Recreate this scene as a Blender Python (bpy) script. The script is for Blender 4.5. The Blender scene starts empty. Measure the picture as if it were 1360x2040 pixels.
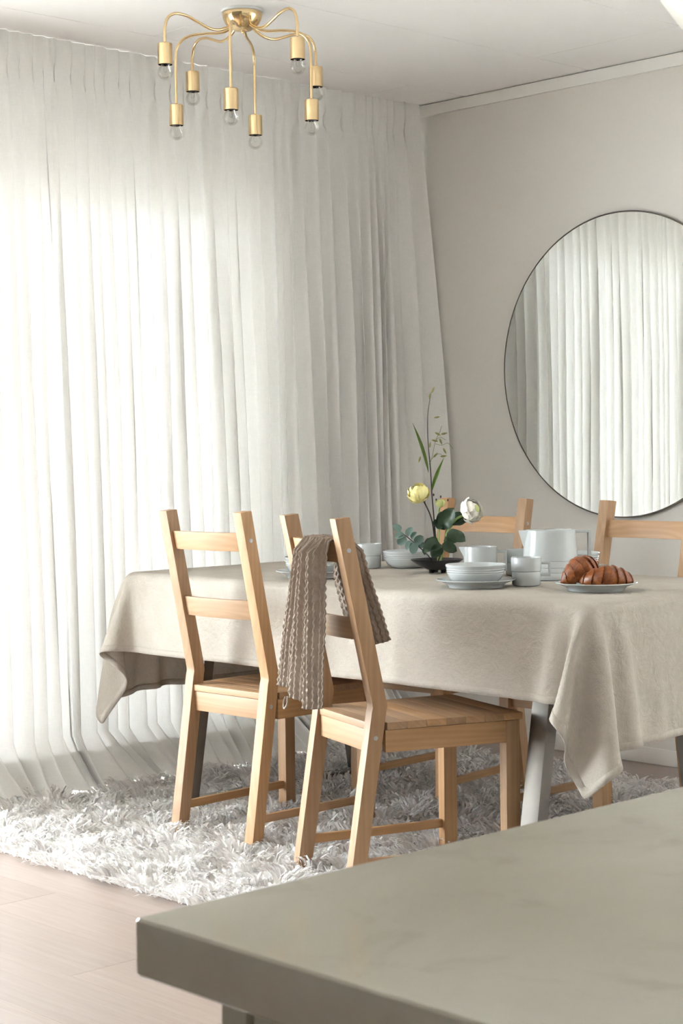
import bpy, bmesh, math, random
import numpy as np
from mathutils import Vector, Matrix

random.seed(7)
RNG = np.random.default_rng(11)
SC = bpy.context.scene
COL = SC.collection
PI = math.pi

# ------------------------------------------------------------------ camera
# room axes: X runs along the mirror wall away from the corner, Y along the curtain wall into the corner
FPX = 3489.1
CAM = Vector((4.914, -5.115, 1.14))
VL = Vector((-3330.0, -82.0, FPX)); VR = Vector((3660.0, -170.0, FPX))
ax = -(VL.normalized()); ay = VR.normalized()
az = Vector(np.cross(np.array(ay), np.array(ax)))
if az.y > 0: az = -az
az.normalize()
ROW = Matrix((ax, ay, az))                 # room = ROW @ (right, down, forward)
c_right = ROW @ Vector((1, 0, 0)); c_down = ROW @ Vector((0, 1, 0)); c_fwd = ROW @ Vector((0, 0, 1))
cam_data = bpy.data.cameras.new('camera')
cam_data.sensor_fit = 'HORIZONTAL'; cam_data.sensor_width = 36.0
cam_data.lens = 36.0 * FPX / 1360.0
cam_data.clip_start = 0.02
cam = bpy.data.objects.new('camera', cam_data); COL.objects.link(cam)
rot = Matrix((c_right, -c_down, -c_fwd)).transposed().to_4x4()
cam.matrix_world = Matrix.Translation(CAM) @ rot
cam_data.dof.use_dof = True
cam_data.dof.focus_distance = 5.3
cam_data.dof.aperture_fstop = 50.0
SC.camera = cam

# ------------------------------------------------------------------ sky and exposure
world = bpy.data.worlds.new('sky'); SC.world = world
world.use_nodes = True
bg = world.node_tree.nodes['Background']
bg.inputs[0].default_value = (0.87, 0.935, 1.0, 1)      # even bright overcast sky
bg.inputs[1].default_value = 10.0
vs = SC.view_settings
vs.view_transform = 'Standard'; vs.look = 'None'; vs.gamma = 1.0; vs.use_curve_mapping = False
vs.exposure = 1.78
cy = SC.cycles
cy.max_bounces = 14; cy.diffuse_bounces = 7; cy.glossy_bounces = 4
cy.transmission_bounces = 8; cy.transparent_max_bounces = 16
cy.sample_clamp_indirect = 12.0
cy.caustics_reflective = False; cy.caustics_refractive = False

# ------------------------------------------------------------------ node materials
class NT:
    def __init__(s, name):
        s.m = bpy.data.materials.new(name); s.m.use_nodes = True
        s.t = s.m.node_tree; s.t.nodes.clear()
        s.out = s.t.nodes.new('ShaderNodeOutputMaterial')
    def n(s, kind, **kw):
        nd = s.t.nodes.new(kind)
        for k, v in kw.items():
            if k in nd.inputs: 
                s.set(nd.inputs[k], v)
            else: setattr(nd, k, v)
        return nd
    def set(s, inp, v):
        if hasattr(v, 'links') or isinstance(v, bpy.types.NodeSocket): s.t.links.new(v, inp)
        else: inp.default_value = v
    def link(s, a, b): s.t.links.new(a, b)
    def coord(s, which='Object'): return s.n('ShaderNodeTexCoord').outputs[which]
    def mapping(s, vec, scale=(1, 1, 1), loc=(0, 0, 0), rotn=(0, 0, 0)):
        m = s.n('ShaderNodeMapping'); s.link(vec, m.inputs[0])
        m.inputs['Scale'].default_value = scale; m.inputs['Location'].default_value = loc
        m.inputs['Rotation'].default_value = rotn
        return m.outputs[0]
    def noise(s, vec, scale=5, detail=4, rough=.55, dist=0):
        nd = s.n('ShaderNodeTexNoise'); s.link(vec, nd.inputs['Vector'])
        nd.inputs['Scale'].default_value = scale; nd.inputs['Detail'].default_value = detail
        nd.inputs['Roughness'].default_value = rough; nd.inputs['Distortion'].default_value = dist
        return nd.outputs['Fac']
    def ramp(s, fac, stops):
        r = s.n('ShaderNodeValToRGB'); s.link(fac, r.inputs[0])
        el = r.color_ramp.elements
        while len(el) < len(stops): el.new(0.5)
        for e, (p, c) in zip(el, stops):
            e.position = p; e.color = (*c, 1) if len(c) == 3 else c
        return r.outputs[0]
    def math(s, op, a, b=0.0):
        m = s.n('ShaderNodeMath', operation=op)
        s.set(m.inputs[0], a); s.set(m.inputs[1], b)
        return m.outputs[0]
    def mix(s, fac, a, b, blend='MIX'):
        m = s.n('ShaderNodeMix', data_type='RGBA', blend_type=blend)
        s.set(m.inputs[0], fac)
        for i, v in ((6, a), (7, b)):
            if isinstance(v, tuple): m.inputs[i].default_value = (*v[:3], 1)
            else: s.link(v, m.inputs[i])
        return m.outputs[2]
    def bump(s, h, strength=.3, dist=.002):
        b = s.n('ShaderNodeBump'); s.link(h, b.inputs['Height'])
        b.inputs['Strength'].default_value = strength; b.inputs['Distance'].default_value = dist
        return b.outputs[0]
    def pbr(s, color, rough=.5, metal=0, normal=None, spec=.5, trans=0, coat=0, ior=1.45):
        p = s.n('ShaderNodeBsdfPrincipled')
        if isinstance(color, tuple): p.inputs['Base Color'].default_value = (*color[:3], 1)
        else: s.link(color, p.inputs['Base Color'])
        s.set(p.inputs['Roughness'], rough); p.inputs['Metallic'].default_value = metal
        p.inputs['Specular IOR Level'].default_value = spec
        p.inputs['Transmission Weight'].default_value = trans
        p.inputs['Coat Weight'].default_value = coat; p.inputs['IOR'].default_value = ior
        if normal is not None: s.link(normal, p.inputs['Normal'])
        return p.outputs[0]
    def done(s, sh): s.link(sh, s.out.inputs['Surface']); return s.m

MAT = {}
def simple(name, color, rough=.5, metal=0, var=.06, scale=30, bump=0, spec=.5, coat=0):
    t = NT(name); co = t.coord()
    f = t.noise(co, scale, 3)
    c = t.mix(f, tuple(max(0, x * (1 - var)) for x in color), tuple(min(1, x * (1 + var)) for x in color))
    nrm = t.bump(f, bump, .002) if bump else None
    MAT[name] = t.done(t.pbr(c, rough, metal, nrm, spec, coat=coat)); return MAT[name]

simple('wall_paint', (.76, .73, .685), .75, var=.02, scale=60, bump=.05)
simple('wall_kitchen', (.22, .205, .18), .6, var=.03)
simple('wall_white', (.86, .845, .81), .7, var=.02)
simple('trim_paint', (.86, .84, .80), .45, var=.02)
simple('ceiling_paint', (.89, .875, .87), .7, var=.015, scale=8)
simple('ceiling_joint', (.36, .34, .32), .8)
simple('brass', (.77, .58, .33), .13, 1.0, var=.04, scale=15)
simple('steel', (.20, .182, .16), .5, 1.0, var=.10, scale=18)
simple('ceramic', (.47, .49, .485), .14, var=.03, scale=70)
simple('black_glaze', (.012, .012, .013), .35, var=.2)
simple('white_plastic', (.82, .82, .80), .4)
simple('zinc', (.55, .56, .57), .35, 1.0)
simple('stem_green', (.10, .16, .035), .5, var=.3)
simple('stem_dark', (.035, .026, .02), .5, var=.3)
simple('stem_light', (.30, .42, .14), .45, var=.2)
simple('leaf_dark', (.022, .045, .020), .42, var=.35, scale=50, bump=.2)
simple('leaf_grey', (.13, .20, .17), .55, var=.25, scale=50, bump=.2)
simple('grass_leaf', (.10, .17, .03), .5, var=.35, scale=40)
simple('seed_husk', (.22, .21, .07), .6, var=.4, scale=120)
simple('petal_yellow', (.86, .78, .36), .55, var=.12, scale=60)
simple('petal_white', (.86, .82, .74), .55, var=.08, scale=60)
simple('petal_green', (.55, .60, .25), .55, var=.2, scale=60)
simple('cabinet_paint', (.50, .465, .39), .5, var=.02)
simple('cabinet_dark', (.05, .045, .04), .7)
simple('exterior', (.70, .66, .60), .8, var=.08, scale=3)
simple('terrace', (.62, .60, .56), .8, var=.1, scale=4)
simple('steel_screw', (.45, .46, .48), .35, 1.0)
simple('dark_void', (.01, .01, .01), .8)
simple('rug_base', (.80, .78, .75), .9, var=.1)
simple('opal', (.82, .78, .66), .3, var=.02)
simple('towel_seam', (.50, .43, .36), .9, var=.15, scale=200)

def wood(name, axis, light=(.425, .258, .136), dark=(.325, .18, .083)):
    """oiled pine, grain along one local axis"""
    t = NT(name); co = t.coord()
    rnd = t.n('ShaderNodeObjectInfo').outputs['Random']
    off = t.n('ShaderNodeVectorMath', operation='ADD')
    t.link(co, off.inputs[0])
    cmb = t.n('ShaderNodeCombineXYZ')
    for i in range(3): t.link(t.math('MULTIPLY', rnd, 3.1 + i * 2.3), cmb.inputs[i])
    t.link(cmb.outputs[0], off.inputs[1])
    v = off.outputs[0]
    sc = [1, 1, 1]; sc[axis] = .07
    mp = t.mapping(v, tuple(sc))
    n1 = t.noise(mp, 26, 3, .5, .8)
    w = t.n('ShaderNodeTexWave', wave_type='RINGS', rings_direction='XYZ'[axis])
    t.link(t.mapping(v, tuple(sc)), w.inputs['Vector'])
    w.inputs['Scale'].default_value = 22; w.inputs['Distortion'].default_value = 9.0
    w.inputs['Detail'].default_value = 2; w.inputs['Detail Scale'].default_value = 1.2
    g = t.math('ADD', t.math('MULTIPLY', w.outputs['Fac'], .2), t.math('MULTIPLY', n1, .8))
    base = t.ramp(g, [(.25, light), (.5, tuple((a + b) / 2 for a, b in zip(light, dark))), (.8, dark)])
    # tone differs a little from board to board
    hv = t.n('ShaderNodeHueSaturation'); t.link(base, hv.inputs['Color'])
    t.link(t.math('ADD', t.math('MULTIPLY', rnd, .30), .86), hv.inputs['Value'])
    t.link(t.math('ADD', t.math('MULTIPLY', rnd, .15), .92), hv.inputs['Saturation'])
    # knots
    vo = t.n('ShaderNodeTexVoronoi'); sk = [1, 1, 1]; sk[axis] = .55
    t.link(t.mapping(v, tuple(sk)), vo.inputs['Vector']); vo.inputs['Scale'].default_value = 5.0
    kn = t.ramp(vo.outputs['Distance'], [(.035, (1, 1, 1)), (.075, (0, 0, 0))])
    c = t.mix(kn, hv.outputs[0], (.16, .07, .03))
    MAT[name] = t.done(t.pbr(c, .48, normal=t.bump(g, .12, .001)))
wood('pine_x', 0); wood('pine_y', 1); wood('pine_z', 2)

def floor_wood():
    t = NT('floor_wood'); co = t.coord('Generated'); ob = t.n('ShaderNodeObjectInfo').outputs['Random']
    geo = t.n('ShaderNodeNewGeometry').outputs['Position']
    cmb = t.n('ShaderNodeCombineXYZ'); t.link(t.math('MULTIPLY', ob, 9.0), cmb.inputs[0]); t.link(t.math('MULTIPLY', ob, 5.0), cmb.inputs[1])
    ad = t.n('ShaderNodeVectorMath', operation='ADD'); t.link(geo, ad.inputs[0]); t.link(cmb.outputs[0], ad.inputs[1])
    n1 = t.noise(t.mapping(ad.outputs[0], (1.2, 22, 1)), 3.2, 5, .6, .6)
    n2 = t.noise(t.mapping(ad.outputs[0], (3, 60, 1)), 4, 3)
    g = t.math('ADD', t.math('MULTIPLY', n1, .7), t.math('MULTIPLY', n2, .3))
    c = t.ramp(g, [(.3, (.245, .18, .148)), (.55, (.28, .217, .184)), (.8, (.315, .255, .222))])
    hv = t.n('ShaderNodeHueSaturation'); t.link(c, hv.inputs['Color'])
    t.link(t.math('ADD', t.math('MULTIPLY', ob, .14), .93), hv.inputs['Value'])
    MAT['floor_wood'] = t.done(t.pbr(hv.outputs[0], .32, normal=t.bump(g, .06, .001), coat=.15))
floor_wood()

def linen(name, c1, c2, transl, sc=1.0, bump=.25):
    t = NT(name); co = t.coord()
    a = t.noise(t.mapping(co, (60 * sc, 900 * sc, 900 * sc)), 1, 3, .6)
    b = t.noise(t.mapping(co, (900 * sc, 60 * sc, 60 * sc)), 1, 3, .6)
    big = t.noise(co, 9, 4, .6)
    f = t.math('ADD', t.math('MULTIPLY', t.math('ADD', a, b), .35), t.math('MULTIPLY', big, .3))
    c = t.ramp(f, [(.35, c1), (.65, c2)])
    wr = t.noise(co, 26, 5, .62, .7)
    h = t.math('ADD', t.math('MULTIPLY', f, .5), t.math('MULTIPLY', wr, 1.3))
    nb = t.bump(h, bump, .009)
    d = t.n('ShaderNodeBsdfDiffuse'); t.link(c, d.inputs[0]); t.link(nb, d.inputs['Normal'])
    tr = t.n('ShaderNodeBsdfTranslucent'); t.link(c, tr.inputs[0])
    mx = t.n('ShaderNodeMixShader'); mx.inputs[0].default_value = transl
    t.link(d.outputs[0], mx.inputs[1]); t.link(tr.outputs[0], mx.inputs[2])
    MAT[name] = t.done(mx.outputs[0])
linen('linen_cloth', (.55, .495, .425), (.69, .635, .565), .27, 1.0, .6)
linen('towel_weave', (.25, .195, .155), (.43, .36, .30), .06, .8, .5)

def sheer(name, col, transp, tl=.042):
    t = NT(name); co = t.coord()
    a = t.noise(t.mapping(co, (400, 500, 40)), 1, 3, .6); b = t.noise(t.mapping(co, (30, 40, 700)), 1, 3, .6)
    f = t.math('MULTIPLY', t.math('ADD', a, b), .5)
    c = t.ramp(f, [(.3, tuple(x * .9 for x in col)), (.7, col)])
    d = t.n('ShaderNodeBsdfDiffuse'); t.link(c, d.inputs[0])
    tr = t.n('ShaderNodeBsdfTranslucent'); t.link(c, tr.inputs[0])
    m1 = t.n('ShaderNodeMixShader'); m1.inputs[0].default_value = tl
    t.link(d.outputs[0], m1.inputs[1]); t.link(tr.outputs[0], m1.inputs[2])
    tp = t.n('ShaderNodeBsdfTransparent')
    m2 = t.n('ShaderNodeMixShader')
    t.link(t.math('MULTIPLY', t.ramp(f, [(.35, (1.4, 1.4, 1.4)), (.65, (.6, .6, .6))]), transp), m2.inputs[0])
    t.link(m1.outputs[0], m2.inputs[1]); t.link(tp.outputs[0], m2.inputs[2])
    MAT[name] = t.done(m2.outputs[0])
sheer('sheer_curtain', (.83, .815, .79), .003)
sheer('fill_blind_fabric', (.90, .89, .87), .0, .36)  # translucent sheet for the added fill-light window
sheer('sheer_hem', (.86, .85, .82), .003)

def stone():
    t = NT('quartz'); co = t.coord()
    v = t.noise(co, 3.5, 6, .6, 1.2)
    sp = t.noise(co, 14, 4, .65, .5)
    blot = t.ramp(sp, [(.56, (0, 0, 0)), (.72, (1, 1, 1))])
    c = t.ramp(v, [(.35, (.42, .385, .305)), (.7, (.48, .44, .355))])
    c = t.mix(t.math('MULTIPLY', blot, .42), c, (.31, .275, .21))
    MAT['quartz'] = t.done(t.pbr(c, .11, coat=.3))
stone()

def pile():
    t = NT('rug_pile'); geo = t.n('ShaderNodeNewGeometry')
    n = t.noise(geo.outputs['Position'], 14, 4, .6)
    isl = geo.outputs['Random Per Island']
    f = t.math('ADD', t.math('MULTIPLY', n, .5), t.math('MULTIPLY', isl, .5))
    c = t.ramp(f, [(.2, (.64, .61, .585)), (.5, (.75, .725, .705)), (.85, (.85, .835, .82))])
    d = t.n('ShaderNodeBsdfDiffuse'); t.link(c, d.inputs[0])
    tr = t.n('ShaderNodeBsdfTranslucent'); t.link(c, tr.inputs[0])
    mx = t.n('ShaderNodeMixShader'); mx.inputs[0].default_value = .42
    t.link(d.outputs[0], mx.inputs[1]); t.link(tr.outputs[0], mx.inputs[2])
    MAT['rug_pile'] = t.done(mx.outputs[0])
pile()

def croissant_mat():
    t = NT('croissant_crust'); co = t.coord()
    n = t.noise(co, 40, 5, .65, .4); n2 = t.noise(t.mapping(co, (30, 160, 160)), 1, 3)
    f = t.math('ADD', t.math('MULTIPLY', n, .6), t.math('MULTIPLY', n2, .4))
    c = t.ramp(f, [(.30, (.060, .013, .003)), (.5, (.19, .047, .008)), (.72, (.36, .125, .024))])
    MAT['croissant_crust'] = t.done(t.pbr(c, .38, normal=t.bump(f, .35, .003)))
croissant_mat()

def mirror_mat():
    t = NT('mirror_glass')
    g = t.n('ShaderNodeBsdfGlossy'); g.inputs['Color'].default_value = (.90, .92, .90, 1); g.inputs['Roughness'].default_value = .0
    n = t.noise(t.coord(), 2, 1); t.link(t.ramp(n, [(0, (.90, .92, .905)), (1, (.915, .925, .915))]), g.inputs['Color'])
    MAT['mirror_glass'] = t.done(g.outputs[0])
mirror_mat()

def pane_mat():
    t = NT('window_glass')
    tp = t.n('ShaderNodeBsdfTransparent'); tp.inputs[0].default_value = (.93, .95, .94, 1)
    g = t.n('ShaderNodeBsdfGlossy'); g.inputs['Roughness'].default_value = .02
    fr = t.n('ShaderNodeFresnel'); fr.inputs[0].default_value = 1.45
    m = t.n('ShaderNodeMixShader'); t.link(fr.outputs[0], m.inputs[0]); t.link(tp.outputs[0], m.inputs[1]); t.link(g.outputs[0], m.inputs[2])
    MAT['window_glass'] = t.done(m.outputs[0])
pane_mat()
def bulb_mat():
    t = NT('bulb_glass')
    tp = t.n('ShaderNodeBsdfTransparent'); tp.inputs[0].default_value = (.93, .93, .91, 1)
    g = t.n('ShaderNodeBsdfGlossy'); g.inputs['Roughness'].default_value = .03
    lw = t.n('ShaderNodeLayerWeight'); lw.inputs[0].default_value = .35
    m = t.n('ShaderNodeMixShader'); t.link(t.math('MULTIPLY', lw.outputs['Fresnel'], .4), m.inputs[0]); t.link(tp.outputs[0], m.inputs[1]); t.link(g.outputs[0], m.inputs[2])
    MAT['bulb_glass'] = t.done(m.outputs[0])
bulb_mat()

# ------------------------------------------------------------------ mesh helpers
def mesh_from(name, verts, faces, smooth=False, angle=None):
    me = bpy.data.meshes.new(name)
    me.from_pydata([tuple(v) for v in verts], [], [tuple(f) for f in faces])
    me.update()
    if smooth:
        me.polygons.foreach_set('use_smooth', np.ones(len(me.polygons), bool))
        if angle is not None: me.set_sharp_from_angle(angle=math.radians(angle))
    return me

def link(name, me, mat, parent=None, loc=(0, 0, 0), rot=(0, 0, 0)):
    o = bpy.data.objects.new(name, me); COL.objects.link(o)
    if mat and not me.materials: me.materials.append(MAT[mat])
    o.parent = parent; o.location = loc; o.rotation_euler = rot
    return o

def thing(name, label, cat, loc=(0, 0, 0), rz=0.0, group=None):
    o = bpy.data.objects.new(name, None); COL.objects.link(o)
    o.empty_display_size = .05
    o.location = loc; o.rotation_euler = (0, 0, rz)
    return tag(o, label, cat, group)
def tag(o, label, cat, group=None):
    o['label'] = label; o['category'] = cat
    if group: o['group'] = group
    return o
def struct(o, label=None):
    o['kind'] = 'structure'
    if label: o['label'] = label
    return o

def box_bm(bm, lo, hi):
    (x0, y0, z0), (x1, y1, z1) = lo, hi
    vs_ = [bm.verts.new(p) for p in ((x0, y0, z0), (x1, y0, z0), (x1, y1, z0), (x0, y1, z0), (x0, y0, z1), (x1, y0, z1), (x1, y1, z1), (x0, y1, z1))]
    for f in ((0, 3, 2, 1), (4, 5, 6, 7), (0, 1, 5, 4), (1, 2, 6, 5), (2, 3, 7, 6), (3, 0, 4, 7)): bm.faces.new([vs_[i] for i in f])
def finish(bm, name, bevel=0, seg=2, smooth=True):
    bmesh.ops.recalc_face_normals(bm, faces=bm.faces)
    if bevel: bmesh.ops.bevel(bm, geom=[e for e in bm.edges if e.is_manifold and e.calc_face_angle(0) > .5], offset=bevel, segments=seg, affect='EDGES', profile=.7, clamp_overlap=True)
    me = bpy.data.meshes.new(name); bm.to_mesh(me); bm.free()
    if smooth:
        me.polygons.foreach_set('use_smooth', np.ones(len(me.polygons), bool)); me.set_sharp_from_angle(angle=math.radians(38))
    return me
def box(name, lo, hi, mat, parent=None, bevel=0, seg=2):
    bm = bmesh.new(); box_bm(bm, lo, hi)
    return link(name, finish(bm, name, bevel, seg, bevel > 0), mat, parent)

def loft_rings(rings, closed_caps=True):
    n = len(rings[0]); verts = [v for r in rings for v in r]; faces = []
    for i in range(len(rings) - 1):
        for j in range(n):
            a = i * n + j; b = i * n + (j + 1) % n
            faces.append((a, b, b + n, a + n))
    if closed_caps:
        faces.append(tuple(range(n - 1, -1, -1))); faces.append(tuple((len(rings) - 1) * n + k for k in range(n)))
    return verts, faces
def loft(name, rings, mat, parent=None, bevel=0, smooth=False, angle=40):
    v, f = loft_rings(rings)
    bm = bmesh.new(); vv = [bm.verts.new(p) for p in v]
    for q in f: bm.faces.new([vv[i] for i in q])
    me = finish(bm, name, bevel, 2, smooth or bevel > 0)
    return link(name, me, mat, parent)

def lathe_mesh(name, prof, seg=40, angle=45):
    """prof: (r, z) list; r == 0 makes a pole"""
    verts, faces, rows = [], [], []
    for r, z in prof:
        if r < 1e-6: rows.append([len(verts)]); verts.append((0, 0, z))
        else:
            rows.append(list(range(len(verts), len(verts) + seg)))
            verts += [(r * math.cos(2 * PI * k / seg), r * math.sin(2 * PI * k / seg), z) for k in range(seg)]
    for a, b in zip(rows, rows[1:]):
        for k in range(seg):
            k2 = (k + 1) % seg
            if len(a) == 1 and len(b) == 1: continue
            if len(a) == 1: faces.append((a[0], b[k2], b[k]))
            elif len(b) == 1: faces.append((a[k], a[k2], b[0]))
            else: faces.append((a[k], a[k2], b[k2], b[k]))
    bm = bmesh.new(); vv = [bm.verts.new(p) for p in verts]
    for q in faces: bm.faces.new([vv[i] for i in q])
    bmesh.ops.recalc_face_normals(bm, faces=bm.faces)
    me = bpy.data.meshes.new(name); bm.to_mesh(me); bm.free()
    me.polygons.foreach_set('use_smooth', np.ones(len(me.polygons), bool)); me.set_sharp_from_angle(angle=math.radians(angle))
    return me

def smooth_path(pts, n=8):
    """Catmull-Rom through points"""
    P = [Vector(p) for p in pts]; P = [2 * P[0] - P[1]] + P + [2 * P[-1] - P[-2]]
    out = []
    for i in range(1, len(P) - 2):
        for k in range(n):
            t = k / n
            out.append(.5 * ((2 * P[i]) + (P[i + 1] - P[i - 1]) * t + (2 * P[i - 1] - 5 * P[i] + 4 * P[i + 1] - P[i + 2]) * t * t + (3 * P[i] - P[i - 1] - 3 * P[i + 1] + P[i + 2]) * t ** 3))
    out.append(P[-2]); return out
def tube_mesh(name, path, rad, seg=10, square=None):
    """rad: number or list; square=(w,h) gives a rectangular section"""
    path = [Vector(p) for p in path]; rings = []
    t0 = (path[1] - path[0]).normalized()
    up = Vector((0, 0, 1)) if abs(t0.z) < .9 else Vector((1, 0, 0))
    nrm = (up - up.dot(t0) * t0).normalized(); side = t0.cross(nrm)      # flat handles stay in one plane
    for i, p in enumerate(path):
        if i == 0: t = t0
        elif i == len(path) - 1: t = (path[i] - path[i - 1]).normalized()
        else: t = ((path[i + 1] - path[i]).normalized() + (path[i] - path[i - 1]).normalized()).normalized()
        if square: bi = side; nrm = bi.cross(t).normalized()
        else: nrm = (nrm - nrm.dot(t) * t).normalized(); bi = t.cross(nrm)
        r = rad[i] if isinstance(rad, (list, tuple)) else rad
        if square:
            w, h = square
            k = 1.0
            if 0 < i < len(path) - 1:
                k = 1 / max(.5, math.cos((path[i + 1] - path[i]).angle(path[i] - path[i - 1]) / 2))
            rings.append([p + nrm * (a * h / 2 * k) + bi * (b * w / 2) for a, b in ((-1, -1), (1, -1), (1, 1), (-1, 1))])
        else: rings.append([p + r * (math.cos(2 * PI * k / seg) * nrm + math.sin(2 * PI * k / seg) * bi) for k in range(seg)])
    v, f = loft_rings(rings)
    bm = bmesh.new(); vv = [bm.verts.new(q) for q in v]
    for q in f: bm.faces.new([vv[i] for i in q])
    if square: return finish(bm, name, min(square) * .22, 2)
    return finish(bm, name, 0, 2, True)

def copy_tree(o, parent=None):
    c = o.copy(); COL.objects.link(c); c.parent = parent
    for ch in list(o.children): copy_tree(ch, c)
    return c

# ------------------------------------------------------------------ room shell
RX1, RY0, HZ = 6.1, -6.5, 2.51
WX = -0.10                                   # inner face of the window wall (behind the curtain)

# floor: base plus planks along X
fl = struct(box('floor', (WX - .25, RY0, -.06), (RX1, .0, -.008), 'cabinet_dark'))
PW, PL = 0.196, 1.38
plank_mesh = {}
def plank(x0, x1, y0):
    L = round(x1 - x0, 3)
    if L not in plank_mesh:
        bm = bmesh.new(); box_bm(bm, (0, .0002, -.008), (L, PW - .0002, 0))
        me = finish(bm, 'plank', 0, 1, False); me.materials.append(MAT['floor_wood']); plank_mesh[L] = me
    o = link('plank', plank_mesh[L], None, fl, (x0, y0, 0))
row = 0
y = -PW
while y > RY0 - PW:
    y0 = max(y, RY0)
    off = [-.35, -1.05, -.7, -.15, -.9][row % 5] + WX
    x = off
    while x < RX1:
        a, b = max(x, WX - .02), min(x + PL, RX1)
        if b - a > .05 and y >= RY0: plank(round(a, 3) + .0005, round(b, 3) - .0005, y)
        x += PL
    y -= PW; row += 1

# walls
struct(box('wall_right', (RX1, RY0, -.06), (RX1 + .12, 0, 2.62), 'wall_white'))
# window wall with a wide opening
W_Y0, W_Y1, W_Z0, W_Z1 = -4.55, -.80, .10, 2.10
def wall_with_hole(name, mat, x0, x1, ya, yb, za, zb, hy0, hy1, hz0, hz1, swap=False):
    bm = bmesh.new()
    for lo, hi in (((x0, ya, za), (x1, hy0, zb)), ((x0, hy1, za), (x1, yb, zb)), ((x0, hy0, za), (x1, hy1, hz0)), ((x0, hy0, hz1), (x1, hy1, zb))):
        if swap: lo, hi = (lo[1], lo[0], lo[2]), (hi[1], hi[0], hi[2])
        box_bm(bm, lo, hi)
    return struct(link(name, finish(bm, name, 0, 1, False), mat))
wall_with_hole('wall_left', 'wall_white', WX - .22, WX, RY0, 0, -.06, 2.62, W_Y0, W_Y1, W_Z0, W_Z1)
struct(box('wall_front', (WX - .22, RY0 - .12, -.06), (RX1 + .12, RY0, 2.62), 'wall_kitchen'))
FILL_WIN = (2.35, 5.85, .22, 2.25)  # opening for an unseen window, added to brighten the dining area
wall_with_hole('wall_back', 'wall_paint', 0, .12, WX - .25, RX1 + .1, -.06, 2.62, *FILL_WIN, swap=True)
# window frames: frame pieces are parts, each pane a part
w1 = struct(thing('window_1', 'wide white framed window behind the sheer curtain', 'window', (WX - .13, 0, 0)))
del w1['category']
FW = .07
box('frame_sill', (-.04, W_Y0, W_Z0), (.04, W_Y1, W_Z0 + FW), 'trim_paint', w1, .004)
box('frame_head', (-.04, W_Y0, W_Z1 - FW), (.04, W_Y1, W_Z1), 'trim_paint', w1, .004)
NM = 4
for k in range(NM + 1):
    yc = W_Y0 + FW / 2 + (W_Y1 - W_Y0 - FW) * k / NM
    box('mullion', (-.035, yc - FW / 2, W_Z0 + FW), (.035, yc + FW / 2, W_Z1 - FW), 'trim_paint', w1, .004)
    if k < NM:
        yn = W_Y0 + FW / 2 + (W_Y1 - W_Y0 - FW) * (k + 1) / NM
        link('pane', mesh_from('pane', [(0, yc + FW / 2, W_Z0 + FW), (0, yn - FW / 2, W_Z0 + FW), (0, yn - FW / 2, W_Z1 - FW), (0, yc + FW / 2, W_Z1 - FW)], [(0, 1, 2, 3)]), 'window_glass', w1)

w2 = struct(thing('fill_window', 'added fill-light window, wide and white framed, unseen in the mirror wall right of the frame', 'window', (0, .07, 0)))  # unseen window added as a fill light
del w2['category']
box('frame_sill', (FILL_WIN[0], -.03, FILL_WIN[2]), (FILL_WIN[1], .03, FILL_WIN[2] + .06), 'trim_paint', w2, .004)
box('frame_head', (FILL_WIN[0], -.03, FILL_WIN[3] - .06), (FILL_WIN[1], .03, FILL_WIN[3]), 'trim_paint', w2, .004)
for k in range(4):
    xm = FILL_WIN[0] + .03 + (FILL_WIN[1] - FILL_WIN[0] - .06) * k / 3
    box('mullion', (xm - .03, -.028, FILL_WIN[2] + .06), (xm + .03, .028, FILL_WIN[3] - .06), 'trim_paint', w2, .004)
    if k < 3:
        xn = FILL_WIN[0] + .03 + (FILL_WIN[1] - FILL_WIN[0] - .06) * (k + 1) / 3
        link('pane', mesh_from('pane', [(xm + .03, 0, FILL_WIN[2] + .06), (xn - .03, 0, FILL_WIN[2] + .06), (xn - .03, 0, FILL_WIN[3] - .06), (xm + .03, 0, FILL_WIN[3] - .06)], [(0, 1, 2, 3)]), 'window_glass', w2)

bl = box('fill_blind', (FILL_WIN[0] - .03, -.030, FILL_WIN[2] - .02), (FILL_WIN[1] + .03, -.028, FILL_WIN[3] + .10), 'fill_blind_fabric')  # unseen blind added to dim and spread the fill light
tag(bl, 'pale blind added to soften the unseen fill-light window right of the mirror', 'blind')

# ceiling: slab with panels whose joints run towards the corner
ce = struct(box('ceiling', (WX - .25, RY0, HZ + .006), (RX1 + .1, .02, HZ + .1), 'ceiling_joint'))
panel_mesh = {}
JX = [.285 + .6125 * k for k in range(-1, 12)]
JX[0] = WX
for i in range(len(JX) - 1):
    a, b = JX[i], min(JX[i + 1], RX1)
    if a >= RX1: break
    off = -.32 if i % 2 == 0 else -1.53
    cuts = [0.0] + [off - 2.42 * k for k in range(4) if off - 2.42 * k > RY0] + [RY0]
    for c1, c0 in zip(cuts, cuts[1:]):
        key = (round(b - a, 3), round(c1 - c0, 3))
        if key not in panel_mesh:
            bm = bmesh.new(); box_bm(bm, (.0015, .001, 0), (b - a - .0015, c1 - c0 - .001, .006))
            me = finish(bm, 'ceiling_panel', .001, 1, False); me.materials.append(MAT['ceiling_paint']); panel_mesh[key] = me
        link('ceiling_panel', panel_mesh[key], None, ce, (a, c0, HZ))
# trims
struct(box('trim_1', (WX, -.014, HZ - .048), (RX1, -.0005, HZ - .004), 'trim_paint', None, .002))
struct(box('baseboard_back', (WX, -.013, 0.001), (RX1, -.0005, .058), 'trim_paint', None, .002))
struct(box('baseboard_right', (RX1 - .013, RY0, 0.001), (RX1 - .0005, -.014, .058), 'trim_paint', None, .002))
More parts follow.
